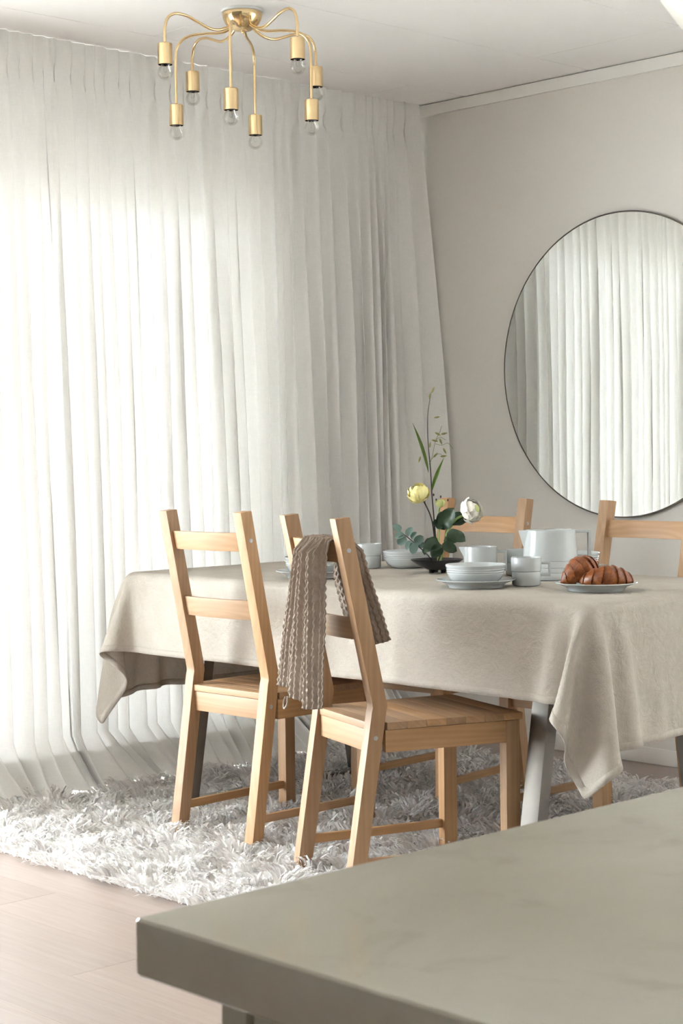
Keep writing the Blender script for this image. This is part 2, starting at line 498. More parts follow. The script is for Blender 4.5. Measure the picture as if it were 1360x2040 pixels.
# outside: terrace ground and roof overhang
struct(box('terrace_floor', (-14, -16, -.30), (14, 14, -.12), 'terrace'))
struct(box('roof_eave', (-1.25, -9, 2.42), (WX - .24, 2.0, 2.60), 'exterior'))

# ------------------------------------------------------------------ curtain
def curtain(name, ya, yb, label, xc=.05, flare_end=False, seed=1):
    rng = np.random.default_rng(seed)
    widths = []
    tot = yb - ya
    while sum(widths) < tot: widths.append(rng.choice([.038, .046, .055, .066, .085], p=[.2, .25, .25, .2, .1]) * rng.uniform(.9, 1.1))
    widths = np.array(widths) * tot / sum(widths); nf = len(widths)
    NC = 12
    edges = np.concatenate([[ya], ya + np.cumsum(widths)])
    cols_y, cols_p, cols_f = [], [], []
    for k in range(nf):
        for j in range(NC):
            cols_y.append(edges[k] + widths[k] * j / NC); cols_p.append(2 * PI * j / NC); cols_f.append(k)
    cols_y.append(edges[-1]); cols_p.append(0.0); cols_f.append(nf - 1)
    cy_, cp, cf = map(np.array, (cols_y, cols_p, cols_f))
    zs = np.concatenate([np.linspace(.034, .16, 9), np.linspace(.2, 2.2, 26), [2.26, 2.31, 2.345, 2.37, 2.395, 2.43, 2.47, 2.5096]])
    amp = rng.uniform(.018, .036, nf + 1) * np.clip(np.append(widths, .06) / .055, .6, 1.5)
    asym = rng.uniform(.5, 1.5, nf + 1); phs = rng.choice([-1.2, -.9, 2.0], nf + 1)
    lean = np.cumsum(rng.normal(0, .012, nf + 1)); lean -= np.linspace(lean[0], lean[-1], nf + 1)
    wob = rng.uniform(0, 2 * PI, (nf + 1, 2)); wa = rng.uniform(.002, .007, nf + 1)
    hemdrop = rng.uniform(-.03, .05, nf + 1)
    V = np.zeros((len(zs), len(cy_), 3))
    # smooth the per-fold values across columns
    def percol(a):
        c = (np.append(edges[:-1], edges[-1]) + np.append(edges[1:], edges[-1])) / 2
        return np.interp(cy_, c, a[:len(c)])
    A = percol(amp); LE = percol(lean); AS = asym[cf]; W = widths[cf]; WA = percol(wa); W0 = wob[cf, 0]; HD = percol(hemdrop)
    for i, z in enumerate(zs):
        t = (2.5 - z) / 2.45                        # 0 top .. 1 bottom
        g = .35 + .65 * min(1, max(0, (2.40 - z) / .9))
        if z > 2.33: g *= .8
        pinch = math.exp(-((z - 2.385) / .035) ** 2)
        x = xc + A * g * (1 - .55 * pinch) * np.cos(cp) + .028 * t
        y = cy_ - AS * (.4 + .6 * min(1, t * 3)) * W / (2 * PI) * (np.sin(cp + phs[cf]) - np.sin(phs[cf])) + LE * t + WA * np.sin(z * 3.1 + W0) * min(1, t * 4)
        y = y - .22 * W * pinch * np.sin(cp)
        if z < .2:                                   # the long hem slides out over the rug
            s = (.2 - z) / .15
            x = x + .075 * s ** 1.4 + HD * .7 * s + .5 * s * A * g * np.cos(cp)
            y = y + .04 * s + .035 * s * np.sin(cy_ * 9 + seed) + .02 * s * np.sin(cy_ * 31 + 2)
        if flare_end:
            e = np.clip((cy_ - (yb - .22)) / .22, 0, 1)
            x = x + e ** 1.5 * .115 * min(1, t * 1.7)
            y = np.minimum(y, -.022 - .012 * (1 - e))
        x = np.maximum(x, WX + .012)
        V[i, :, 0], V[i, :, 1], V[i, :, 2] = x, y, z
    top = np.where(cf % 3 == 0, .0, -.0012)
    V[-1, :, 2] += top
    R_, C_ = V.shape[:2]
    faces = [(i * C_ + j, i * C_ + j + 1, (i + 1) * C_ + j + 1, (i + 1) * C_ + j) for i in range(R_ - 1) for j in range(C_ - 1)]
    me = mesh_from(name, V.reshape(-1, 3), faces, True)
    o = link(name, me, 'sheer_curtain'); tag(o, label, 'curtain')
    # doubled hem: a second layer over the lowest rows
    k = 8
    H = V[:k].copy(); H[:, :, 0] += .0025
    hf = [(i * C_ + j, i * C_ + j + 1, (i + 1) * C_ + j + 1, (i + 1) * C_ + j) for i in range(k - 1) for j in range(C_ - 1)]
    link('hem', mesh_from('hem', H.reshape(-1, 3), hf, True), 'sheer_hem', o)
    return o
curtain('sheer_curtain', -2.36, -.03, 'floor-length sheer white pleated curtain covering the window wall', flare_end=True, seed=3)
tr = box('curtain_track', (.004, -4.9, HZ - .016), (.026, -.05, HZ - .0008), 'white_plastic')
tag(tr, 'thin white curtain track along the ceiling above the sheer curtain', 'curtain track')

# ------------------------------------------------------------------ round mirror
mr = thing('round_mirror', 'large round frameless mirror on the greige wall behind the chairs', 'mirror', (1.03, -.016, 1.433))
def disc(r, y0, y1, seg=128, bev=.003):
    prof = [(0, 0), (r - bev, 0), (r, bev), (r, y1 - y0), (0, y1 - y0)]
    me = lathe_mesh('disc', prof, seg, 20)
    return me
g = link('mirror_pane', disc(.55, 0, .005), 'mirror_glass', mr, (0, 0, 0), (-PI / 2, 0, 0))
bk = link('backing', disc(.50, 0, .009), 'cabinet_dark', mr, (0, .0055, 0), (-PI / 2, 0, 0))
rim = link('edge_rim', lathe_mesh('edge_rim', [(.5495, .0), (.5525, .0005), (.5525, .006), (.5495, .006), (.5495, 0)], 128, 20), 'steel', mr, (0, 0, 0), (-PI / 2, 0, 0))

# ------------------------------------------------------------------ rug
RUG = (.13, 3.2, -2.42, -.34)
rug = box('shaggy_rug', (RUG[0] + .01, RUG[2] + .03, .0008), (RUG[1], RUG[3], .011), 'rug_base', None, .003)
tag(rug, 'thick cream shaggy rug under the dining table and chairs', 'rug')
def pile_mesh():
    sp = .0118
    xs = np.arange(RUG[0] + .004, RUG[1] - .004, sp); ys = np.arange(RUG[2] + .004, RUG[3] - .004, sp)
    X, Y = np.meshgrid(xs, ys); X = X.ravel(); Y = Y.ravel()
    X = X + RNG.uniform(-.006, .006, X.size); Y = Y + RNG.uniform(-.006, .006, Y.size)
    # strands lie over in clumps
    cl = .085
    def field(s, seed):
        r = np.random.default_rng(seed); gx = r.normal(size=(64, 64))
        u = (X - RUG[0]) / s; v = (Y - RUG[2]) / s
        iu = np.floor(u).astype(int); iv = np.floor(v).astype(int); fu = u - iu; fv = v - iv
        fu = fu * fu * (3 - 2 * fu); fv = fv * fv * (3 - 2 * fv)
        q = lambda a, b: gx[(iv + b) % 64, (iu + a) % 64]
        return (q(0, 0) * (1 - fu) + q(1, 0) * fu) * (1 - fv) + (q(0, 1) * (1 - fu) + q(1, 1) * fu) * fv
    dx = field(cl, 1) * .8 + field(.03, 5) * .7 + RNG.normal(0, .35, X.size)
    dy = field(cl, 2) * .8 + field(.03, 6) * .7 + RNG.normal(0, .35, X.size) - .25
    hh = .034 + .013 * field(.055, 3) + .004 * field(.3, 4) + RNG.normal(0, .004, X.size)
    hh = np.clip(hh, .016, .06)
    ln = RNG.uniform(.030, .052, X.size)
    # strands at the border fall outwards
    b = np.minimum.reduce([X - RUG[0], RUG[1] - X, Y - RUG[2], RUG[3] - Y])
    edge = np.clip(1 - b / .04, 0, 1)
    m = np.hypot(dx, dy) + 1e-6
    k = ln * np.minimum(1, .35 + m) / m * .95
    ox, oy = dx * k, dy * k
    oy -= edge * (Y < RUG[2] + .04) * .022; oy += edge * (Y > RUG[3] - .04) * .012
    hh *= (1 - .25 * edge)
    w = RNG.uniform(.0030, .0056, X.size)
    ang = RNG.uniform(0, PI, X.size); wx, wy = np.cos(ang) * w, np.sin(ang) * w
    n = X.size
    z0 = np.full(n, .010)
    def P(x, y, z): return np.stack([x, y, z], 1)
    base_l = P(X - wx * .6, Y - wy * .6, z0); base_r = P(X + wx * .6, Y + wy * .6, z0)
    mid_l = P(X + ox * .35 - wx, Y + oy * .35 - wy, z0 + hh * .72); mid_r = P(X + ox * .35 + wx, Y + oy * .35 + wy, z0 + hh * .72)
    hi_l = P(X + ox * .75 - wx * .8, Y + oy * .75 - wy * .8, z0 + hh * .95); hi_r = P(X + ox * .75 + wx * .8, Y + oy * .75 + wy * .8, z0 + hh * .95)
    tip = P(X + ox, Y + oy, z0 + hh * .98 - .004 * np.minimum(m, 1))
    V = np.stack([base_l, base_r, mid_l, mid_r, hi_l, hi_r, tip], 1).reshape(-1, 3)
    i0 = np.arange(n)[:, None] * 7
    quads = np.concatenate([i0 + np.array([0, 1, 3, 2]), i0 + np.array([2, 3, 5, 4])], 1).reshape(-1, 4)
    tris = i0 + np.array([4, 5, 6])
    me = bpy.data.meshes.new('pile')
    me.vertices.add(len(V)); me.vertices.foreach_set('co', V.astype(np.float32).ravel())
    nl = quads.size + tris.size
    me.loops.add(nl); me.loops.foreach_set('vertex_index', np.concatenate([quads.ravel(), tris.ravel()]).astype(np.int32))
    npoly = len(quads) + len(tris); me.polygons.add(npoly)
    ls = np.concatenate([np.arange(len(quads)) * 4, quads.size + np.arange(len(tris)) * 3]).astype(np.int32)
    me.polygons.foreach_set('loop_start', ls)
    me.polygons.foreach_set('use_smooth', np.ones(npoly, bool))
    me.update(calc_edges=True); me.validate()
    return me
pl = link('pile', pile_mesh(), 'rug_pile', rug); pl['kind'] = 'stuff'

# ------------------------------------------------------------------ dining table
TX0, TX1, TY0, TY1, TZ = .375, 2.255, -1.752, -.872, .752
table = thing('dining_table', 'dining table with slanted brushed steel legs under the linen cloth', 'table', ((TX0 + TX1) / 2, (TY0 + TY1) / 2, .012))
tcx, tcy = (TX0 + TX1) / 2, (TY0 + TY1) / 2
box('tabletop', (TX0 + .006 - tcx, TY0 + .006 - tcy, .705), (TX1 - .006 - tcx, TY1 - .006 - tcy, TZ - .020), 'pine_x', table, .008)
for sx in (.60 - tcx, 2.0 - tcx):
    for sy in (-1, 1):
        yb, yt = sy * .378, sy * .262
        rings = []
        for z, yy in ((.0, yb), (.704, yt)):
            rings.append([(sx - .028, yy - .021, z), (sx + .028, yy - .021, z), (sx + .028, yy + .021, z), (sx - .028, yy + .021, z)])
        loft('leg', rings, 'steel', table, .003)
    box('foot_bar', (sx - .027, -.357, .0), (sx + .027, .357, .034), 'steel', table, .003)
    box('top_bar', (sx - .027, -.24, .672), (sx + .027, .24, .7045), 'steel', table, .003)

# ------------------------------------------------------------------ linen tablecloth (relaxed grid)
def tablecloth():
    DX, DY = .375, .244
    h = .0195
    nx = int(round((TX1 - TX0 + 2 * DX) / h)) + 1; ny = int(round((TY1 - TY0 + 2 * DY) / h)) + 1
    gx = np.linspace(TX0 - DX, TX1 + DX - .025, nx); gy = np.linspace(TY0 - DY, TY1 + DY, ny)
    hx, hy = gx[1] - gx[0], gy[1] - gy[0]
    X, Y = np.meshgrid(gx, gy)
    ZT = TZ + .004
    P = np.stack([X, Y, np.full_like(X, ZT)], 2)
    rng = np.random.default_rng(5)
    inside = (X > TX0 - .001) & (X < TX1 + .001) & (Y > TY0 - .001) & (Y < TY1 + .001)
    ox = np.maximum(TX0 - X, X - TX1).clip(0); oy = np.maximum(TY0 - Y, Y - TY1).clip(0)
    P[..., 2] -= .35 * (ox + oy)
    # slight asymmetry so that each corner folds its own way
    P[..., 2] += rng.normal(0, .0012, X.shape) * ~inside
    w = (~inside).astype(float)
    V = np.zeros_like(P)
    corner = (ox > 0) & (oy > 0)
    left_front = corner & (X < TX0) & (Y < TY0); right_front = corner & (X > TX1) & (Y < TY0)
    def solve(s1, s2, L, k):
        a = P[s1]; b = P[s2]; d = b - a
        l = np.sqrt((d * d).sum(-1)) + 1e-9
        wa, wb = w[s1], w[s2]; ws = wa + wb
        c = np.where(ws > 0, k * (l - L) / l / np.maximum(ws, 1e-9), 0)[..., None] * d
        P[s1] += c * wa[..., None]; P[s2] -= c * wb[..., None]
    S = np.s_
    cons = []
    # independent batches by parity
    def batches_x(step, L, k):
        for par in range(2):
            idx = np.array([j for j in range(nx - step) if (j // step) % 2 == par])
            cons.append((S[:, idx], S[:, idx + step], L, k))
    def batches_y(step, L, k):
        for par in range(2):
            idx = np.array([i for i in range(ny - step) if (i // step) % 2 == par])
            cons.append((S[idx, :], S[idx + step, :], L, k))
    def batches_d(L, k):
        for par in range(2):
            idx = np.array([i for i in range(ny - 1) if i % 2 == par])
            cons.append((np.ix_(idx, np.arange(nx - 1)), np.ix_(idx + 1, np.arange(1, nx)), L, k))
            cons.append((np.ix_(idx, np.arange(1, nx)), np.ix_(idx + 1, np.arange(nx - 1)), L, k))
    batches_x(1, hx, 1.0); batches_y(1, hy, 1.0)
    batches_d(math.hypot(hx, hy), .35)
    batches_x(2, 2 * hx, .10); batches_y(2, 2 * hy, .10)
    dt = 1 / 60
    for it in range(220):
        V[..., 2] -= 2.2 * dt
        if it < 60:
            V[..., 0] += np.where(left_front, -.9, 0) * dt; V[..., 1] += np.where(left_front, -.2, 0) * dt
            V[..., 0] += np.where(right_front, .3, 0) * dt; V[..., 1] += np.where(right_front, -.5, 0) * dt
        V *= .965
        Q = P.copy()
        P += V * dt * w[..., None]
        for k in range(9):
            for c in cons: solve(*c)
            # keep the drape outside the table block
            r = .008
            pen = (P[..., 2] < TZ) & (P[..., 0] > TX0 - r) & (P[..., 0] < TX1 + r) & (P[..., 1] > TY0 - r) & (P[..., 1] < TY1 + r) & (w > 0)
            if pen.any():
                dl = np.stack([P[..., 0] - (TX0 - r), (TX1 + r) - P[..., 0], P[..., 1] - (TY0 - r), (TY1 + r) - P[..., 1]], -1)
                m = dl.argmin(-1)
                for q, (a, v) in enumerate(((0, TX0 - r), (0, TX1 + r), (1, TY0 - r), (1, TY1 + r))):
                    sel = pen & (m == q); P[..., a] = np.where(sel, v, P[..., a])
        V = (P - Q) / dt
        sp = np.sqrt((V * V).sum(-1, keepdims=True)); V *= np.minimum(1, 4 / (sp + 1e-6))
    # gentle hand-laid waves along the hanging sides
    def wav(q, sd):
        r = np.random.default_rng(sd); o = np.zeros_like(q)
        for f, a in ((3.1, .5), (5.7, .6), (9.5, .5), (16, .3), (27, .15)): o += a * np.sin(q * f * r.uniform(.85, 1.15) + r.uniform(0, 6.3))
        return o
    dn = np.clip((TZ - P[..., 2]) / .25, 0, 1.4)
    P[..., 1] += np.where((oy > 0) & (Y < TY0), -.0085 * dn * (wav(X, 1) + .9), 0) + np.where((oy > 0) & (Y > TY1), .003 * dn * (wav(X, 2) + .8), 0)
    P[..., 0] += np.where((ox > 0) & (X > TX1), .006 * dn * (wav(Y, 3) + .6), 0) - np.where((ox > 0) & (X < TX0), .006 * dn * (wav(Y, 4) + .6), 0)
    # soft creases on the top and small irregularities of the hem
    n = (np.sin(X * 9 + 1.3 * np.sin(Y * 5)) * np.sin(Y * 7 + X * 2)) * .0012
    P[..., 2] += np.where(inside, np.abs(n) * .6, 0)
    faces = [(i * nx + j, i * nx + j + 1, (i + 1) * nx + j + 1, (i + 1) * nx + j) for i in range(ny - 1) for j in range(nx - 1)]
    return P, faces, nx, ny
P, faces, cnx, cny = tablecloth()
cl_me = mesh_from('linen_tablecloth', P.reshape(-1, 3), faces, True)
cloth = link('linen_tablecloth', cl_me, 'linen_cloth')
md = cloth.modifiers.new('smooth', 'SUBSURF'); md.levels = 1; md.render_levels = 1
md = cloth.modifiers.new('thick', 'SOLIDIFY'); md.thickness = .0012; md.offset = 1
tag(cloth, 'natural beige linen tablecloth draped over the dining table with hanging corners', 'tablecloth')
# stitched hem: a doubled border strip
idx, vmap, hv_, hf_ = np.arange(cnx * cny).reshape(cny, cnx), {}, [], []
for i in range(cny - 1):
    for j in range(cnx - 1):
        if i in (0, cny - 2) or j in (0, cnx - 2):
            q = []
            for k in (idx[i, j], idx[i, j + 1], idx[i + 1, j + 1], idx[i + 1, j]):
                if k not in vmap: vmap[k] = len(hv_); hv_.append(P.reshape(-1, 3)[k])
                q.append(vmap[k])
            hf_.append(q)
hem = link('hem', mesh_from('hem', hv_, hf_, True), 'linen_cloth', cloth)
md = hem.modifiers.new('smooth', 'SUBSURF'); md.levels = 1; md.render_levels = 1
md = hem.modifiers.new('thick', 'SOLIDIFY'); md.thickness = .0036; md.offset = .3

# ------------------------------------------------------------------ chairs
def stile_rear(z):
    return np.interp(z, [0, .470, .481, .492, .958], [0, .0715, .0745, .0735, -.023])
def make_chair():
    ch = thing('dining_chair', 'chair', 'chair')
    A = .161; HW = .0175; D = .041
    for s in (-1, 1):
        rings = []
        for z in (0, .25, .455, .470, .481, .492, .507, .75, .957):
            y0 = float(stile_rear(z)); tilt = .004 if z > .95 else 0
            x = s * A
            rings.append([(x - HW, y0, z), (x + HW, y0, z), (x + HW, y0 + D, z + tilt), (x - HW, y0 + D, z + tilt)])
        st = loft('rear_post', rings, 'pine_z', ch, .0028)
        for z in (.878, .405):
            sc_me = lathe_mesh('screw', [(0, .0016), (.0022, .0016), (.0024, .0006), (.0052, .0012), (.0062, 0), (.0062, -.002)], 14)
            o = link('screw', sc_me, 'steel_screw', st, (s * (A + HW), float(stile_rear(z)) + D * .5, z), (0, s * PI / 2, 0))
    for s in (-1, 1):
        fx = s * .172
        box('front_leg', (fx - .0175, .451, 0), (fx + .0175, .492, .4225), 'pine_z', ch, .0028)
        # side rail, flush with post and leg
        rings = []
        for y, x in ((.1095, s * (A + .0065)), (.4515, s * (.172 + .0065))):
            rings.append([(x - .010, y, .366), (x + .010, y, .366), (x + .010, y, .4225), (x - .010, y, .4225)])
        loft('side_rail', rings, 'pine_y', ch, .0015)
        rings = []
        for y, x in ((.054, s * A), (.4515, s * .172)):
            rings.append([(x - .007, y, .076), (x + .007, y, .076), (x + .007, y, .099), (x - .007, y, .099)])
        loft('stretcher', rings, 'pine_y', ch, .0015)
    box('front_rail', (-.155, .457, .366), (.155, .477, .4225), 'pine_x', ch, .0015)
    box('rear_rail', (-.1437, .074, .366), (.1437, .094, .4225), 'pine_x', ch, .0015)
    # seat of glued boards running across
    yA, yB = .0715, .500
    nb = 8; ys = [yA, .1135] + [.1135 + (yB - .1135) * k / (nb - 1) for k in range(1, nb)]
    def hw(y): return .180 + (.193 - .180) * (y - .11) / (.5 - .11)
    for k in range(nb):
        a, b = ys[k], ys[k + 1] - .0004
        if k == 0: xa = xb = .1432
        else: xa, xb = hw(a), hw(b)
        loft('seat_board', [[(-xa, a, .4235), (xa, a, .4235), (xb, b, .4235), (-xb, b, .4235)], [(-xa, a, .4420), (xa, a, .4420), (xb, b, .4420), (-xb, b, .4420)]], 'pine_x', ch, .0012 if 0 < k < nb - 1 else .002)
    # two bowed back rails
    for z0, z1 in ((.846, .899), (.650, .706)):
        rings = []
        for k in range(13):
            x = -.1437 + .2874 * k / 12; bow = .016 * (1 - (x / .1437) ** 2)
            q = []
            for z, dy in ((z0, 0), (z0, .019), (z1, .019), (z1, 0)):
                q.append((x, float(stile_rear(z)) + .011 + dy - bow, z))
            rings.append(q)
        loft('back_rail', rings, 'pine_x', ch, .0025)
    return ch
chair0 = make_chair()
CH = [((1.0312, -1.9521), math.radians(1.7), 'light pine ladder-back chair with empty back rails at the near left side'),
      ((1.6141, -2.0658), math.radians(-18.9), 'light pine ladder-back chair with a brown towel over its back, turned sideways'),
      ((.995, -.708), math.radians(185.5), 'pine ladder-back chair beyond the table behind the flowers, against the greige wall'),
      ((1.688, -.735), math.radians(180.3), 'pine ladder-back chair beyond the table below the round mirror, with a knotty top rail')]
chairs = []
for i, ((x, y), r, lab) in enumerate(CH):
    c = chair0 if i == 0 else copy_tree(chair0)
    c.location = (x, y, .0118); c.rotation_euler = (0, 0, r)
    c['label'] = lab; c['group'] = 'pine chairs around the dining table'; chairs.append(c)

# ------------------------------------------------------------------ towel over the turned chair
def towel():
    cx, cyy = CH[1][0]; r = CH[1][1]
    NU, NV = 150, 190
    verts = np.zeros((NV, NU, 3))
    zr = .899 + .004; yrail = float(stile_rear(.88)) + .011
    Lb, Lf = .41, .27
    u = np.linspace(0, 1, NU)
    for i in range(NV):
        s = -Lb + (Lb + Lf) * i / (NV - 1)           # <0 back side, >0 front side
        if s < 0:
            d = -s; f = min(1, d / Lb)
            xl = .015 - .135 * f ** .8; xr = .134 - .018 * f
            z = zr - d; yb = yrail - .030 - .012 * f
        else:
            d = s; f = d / Lf
            xl = .0 - .075 * min(1, f * 2.5); xr = .138 + .012 * f
            z = zr - d; yb = yrail + .030 + .080 * f ** 1.1
        # round over the rail
        e = .028
        if abs(s) < e:
            a = s / e; z = zr + .004 * (1 - a * a); yb = yrail + .0 + a * .03
        x = xl + (xr - xl) * u
        npl = 2.6 if s < 0 else 2.0
        depth = (.020 - .006 * f) if abs(s) > e else .006
        pl_ = np.sin(u * npl * 2 * PI + .6 + .5 * f) * depth * np.clip(.4 + u * 1.2, 0, 1)
        sgn = -1 if s < 0 else 1
        yy = yb + sgn * (np.abs(depth) + pl_) * (1 if abs(s) > e else .3)
        rib = np.sin(u * 2 * PI * 19) * .0030 + np.sin(u * 2 * PI * 19 + PI * (i % 6 < 3)) * .0006
        chain = np.sin(i * 2 * PI / 5.2 + 2.2 * np.sin(u * 2 * PI * 9.5)) * .0018
        plain = (u > .62) & (u < .70)
        tex = np.where(plain, 0, rib + chain)
        zz = z + np.where(abs(s) < e, tex, 0) + (.012 * np.sin(u * 5 + 1) * f - .02 * f * (u - .5) * (1 if s < 0 else -1.6))
        verts[i, :, 0] = x + .002 * np.sin(i * .11 + u * 8) + np.cos(u * 2 * PI * 19) * .0008
        verts[i, :, 1] = yy + sgn * tex
        verts[i, :, 2] = zz
    faces = [(i * NU + j, i * NU + j + 1, (i + 1) * NU + j + 1, (i + 1) * NU + j) for i in range(NV - 1) for j in range(NU - 1)]
    me = mesh_from('kitchen_towel', verts.reshape(-1, 3), faces, True)
    o = link('kitchen_towel', me, 'towel_weave', None, (cx, cyy, .0118), (0, 0, r))
    m = o.modifiers.new('thick', 'SOLIDIFY'); m.thickness = .003; m.offset = 0
    tag(o, 'brown ribbed waffle towel hanging over the back of the turned chair', 'towel')
    k = int(.655 * NU); seam = [Vector(verts[i, k]) + Vector((0, -.0035, 0)) for i in range(2, int(NV * .56), 3)]
    link('seam', tube_mesh('seam', seam, .0021, 6), 'towel_seam', o)
    loop = [(-.098, yrail - .05, .485), (-.104, yrail - .052, .468), (-.094, yrail - .055, .455), (-.082, yrail - .052, .466), (-.082, yrail - .05, .488)]
    link('hanging_loop', tube_mesh('hanging_loop', smooth_path(loop, 5), .003, 8), 'towel_weave', o)
towel()

# ------------------------------------------------------------------ tableware
ZC = TZ + .0062
SCR = Vector((.69, .723, 0)).normalized(); DEP = Vector((-.723, .69, 0)).normalized()   # across the view / away from the viewer
ang_scr = math.atan2(SCR.y, SCR.x)
bowl_prof = [(0, .0015), (.044, 0), (.047, .0015), (.058, .005), (.069, .0145), (.0762, .026), (.0785, .031), (.0768, .0325), (.0800, .0365), (.0785, .0385), (.0812, .0425), (.0797, .0445), (.0825, .0495), (.0832, .0535), (.0820, .0552), (.0800, .0540), (.0760, .040), (.066, .0195), (.050, .0095), (0, .0075)]
plate_prof = [(0, .002), (.068, .0012), (.071, 0), (.0745, .0005), (.0765, .006), (.083, .0115), (.1085, .0205), (.1092, .0222), (.1075, .0232), (.098, .0205), (.082, .0160), (.0775, .0105), (.074, .0085), (0, .0078)]
mug_prof = [(0, .002), (.033, .0), (.0375, .0015), (.0392, .005), (.0398, .037), (.0388, .0385), (.0388, .0398), (.0412, .0415), (.0420, .076), (.0416, .0785), (.0398, .0785), (.0392, .0745), (.037, .008), (0, .006)]
bowl_me = lathe_mesh('bowl', bowl_prof, 64); plate_me = lathe_mesh('plate', plate_prof, 72); mug_me = lathe_mesh('mug_body', mug_prof, 48)
for m_ in (bowl_me, plate_me, mug_me): m_.materials.append(MAT['ceramic'])
def on_table(x, y, z=0): return (x, y, ZC + z)
def bowl(x, y, z, label): return tag(link('bowl', bowl_me, None, None, on_table(x, y, z)), label, 'bowl', 'pale grey bowls on the table')
def plate(x, y, label): return tag(link('plate', plate_me, None, None, on_table(x, y)), label, 'plate', 'pale grey plates on the table')
hm = tube_mesh('mug_handle', [(.0385, 0, .0625), (.0635, 0, .0625), (.0635, 0, .029), (.0385, 0, .029)], 0, square=(.012, .0068)); hm.materials.append(MAT['ceramic'])
def mug(x, y, rz, label):
    t = thing('mug', label, 'mug', on_table(x, y), rz, 'pale grey mugs on the table')
    link('body', mug_me, None, t); link('handle', hm, None, t)
    return t
plate(1.690, -1.535, 'pale grey plate under a bowl in front of the flowers, near the table edge')
bowl(1.690, -1.535, .0083, 'pale ridged bowl on a plate at the front of the table, beside the mug')
plate(1.06, -1.565, 'pale grey plate seen between the two near chairs, under a bowl')
bowl(1.06, -1.565, .0083, 'pale ridged bowl seen between the two near chairs')
bowl(.985, -1.075, 0, 'pale ridged bowl standing behind the black dish at the far edge')
plate(1.56, -.955, 'pale grey plate under the bowl behind the croissants')
bowl(1.56, -.955, .0083, 'pale ridged bowl behind the croissants at the far table edge')
croissant_plate = plate(2.02, -1.425, 'pale grey plate carrying the croissants near the table corner')
mug(1.765, -1.410, ang_scr - .12, 'pale grey mug with square handle between the front bowl and the croissants')
mug(.895, -1.165, ang_scr + 2.6, 'pale grey mug partly hidden behind the towel chair')
mug(1.497, -1.128, ang_scr + 1.2, 'pale grey mug half hidden between milk jug and coffee pot')

def jug(name, label, cat, x, y, rz, rb, rt, h, hz0, hz1, hout, sp_z, sp_out, grooves, lid):
    t = thing(name, label, cat, on_table(x, y), rz)
    prof = [(0, .002), (rb - .008, 0), (rb - .002, .0015), (rb, .006)]
    rr = lambda z: rb + (rt - rb) * (z / h)
    for gz in grooves: prof += [(rr(gz - .001), gz - .001), (rr(gz) - .001, gz), (rr(gz + .001), gz + .001)]
    prof += [(rr(h - .004), h - .004), (rt - .0012, h)]
    prof += [(rt - .004, h), (rt - .005, h - .003), (rb - .006, .01), (0, .007)]
    link('body', lathe_mesh('body', prof, 64), 'ceramic', t)
    # beak spout at the rim, pointing to local -X
    wz = sp_z; w = rt * .42
    v = [(-rt - sp_out, 0, h - .001), (-rt * .86, -w, h), (-rt * .86, w, h), (-rr(wz) * .985, 0, wz),
         (-rt - sp_out + .006, 0, h - .001), (-rt * .80, -w + .004, h - .002), (-rt * .80, w - .004, h - .002), (-rr(wz) * .93, 0, wz + .006)]
    f = [(0, 1, 3), (0, 3, 2), (4, 7, 5), (4, 6, 7), (0, 4, 5, 1), (0, 2, 6, 4), (1, 5, 7, 3), (2, 3, 7, 6)]
    link('spout', mesh_from('spout', v, f), 'ceramic', t)
    path = [(rr(hz1) - .003, 0, hz1), (rt + hout, 0, hz1), (rt + hout, 0, hz0), (rr(hz0) - .003, 0, hz0)]
    link('handle', tube_mesh('handle', path, 0, square=(.016, .0078)), 'ceramic', t)
    if lid:
        link('lid', lathe_mesh('lid', [(0, h - .004), (rt - .008, h - .004), (rt - .006, h - .002), (rt - .006, h + .0005), (rt - .010, h + .0015), (.016, h - .001), (.013, h + .0), (0, h + .0005)], 64), 'ceramic', t)
    return t
jug('coffee_pot', 'large pale grey coffee pot with square handle and beak spout', 'pot', 1.665, -1.185, ang_scr + .10, .0830, .0730, .143, .055, .1375, .042, .085, .020, (.022, .036, .055), True)
jug('milk_jug', 'small pale grey milk jug with square handle behind the front bowl', 'jug', 1.44, -1.235, ang_scr - .15, .0500, .0480, .090, .022, .075, .026, .055, .018, (), False)

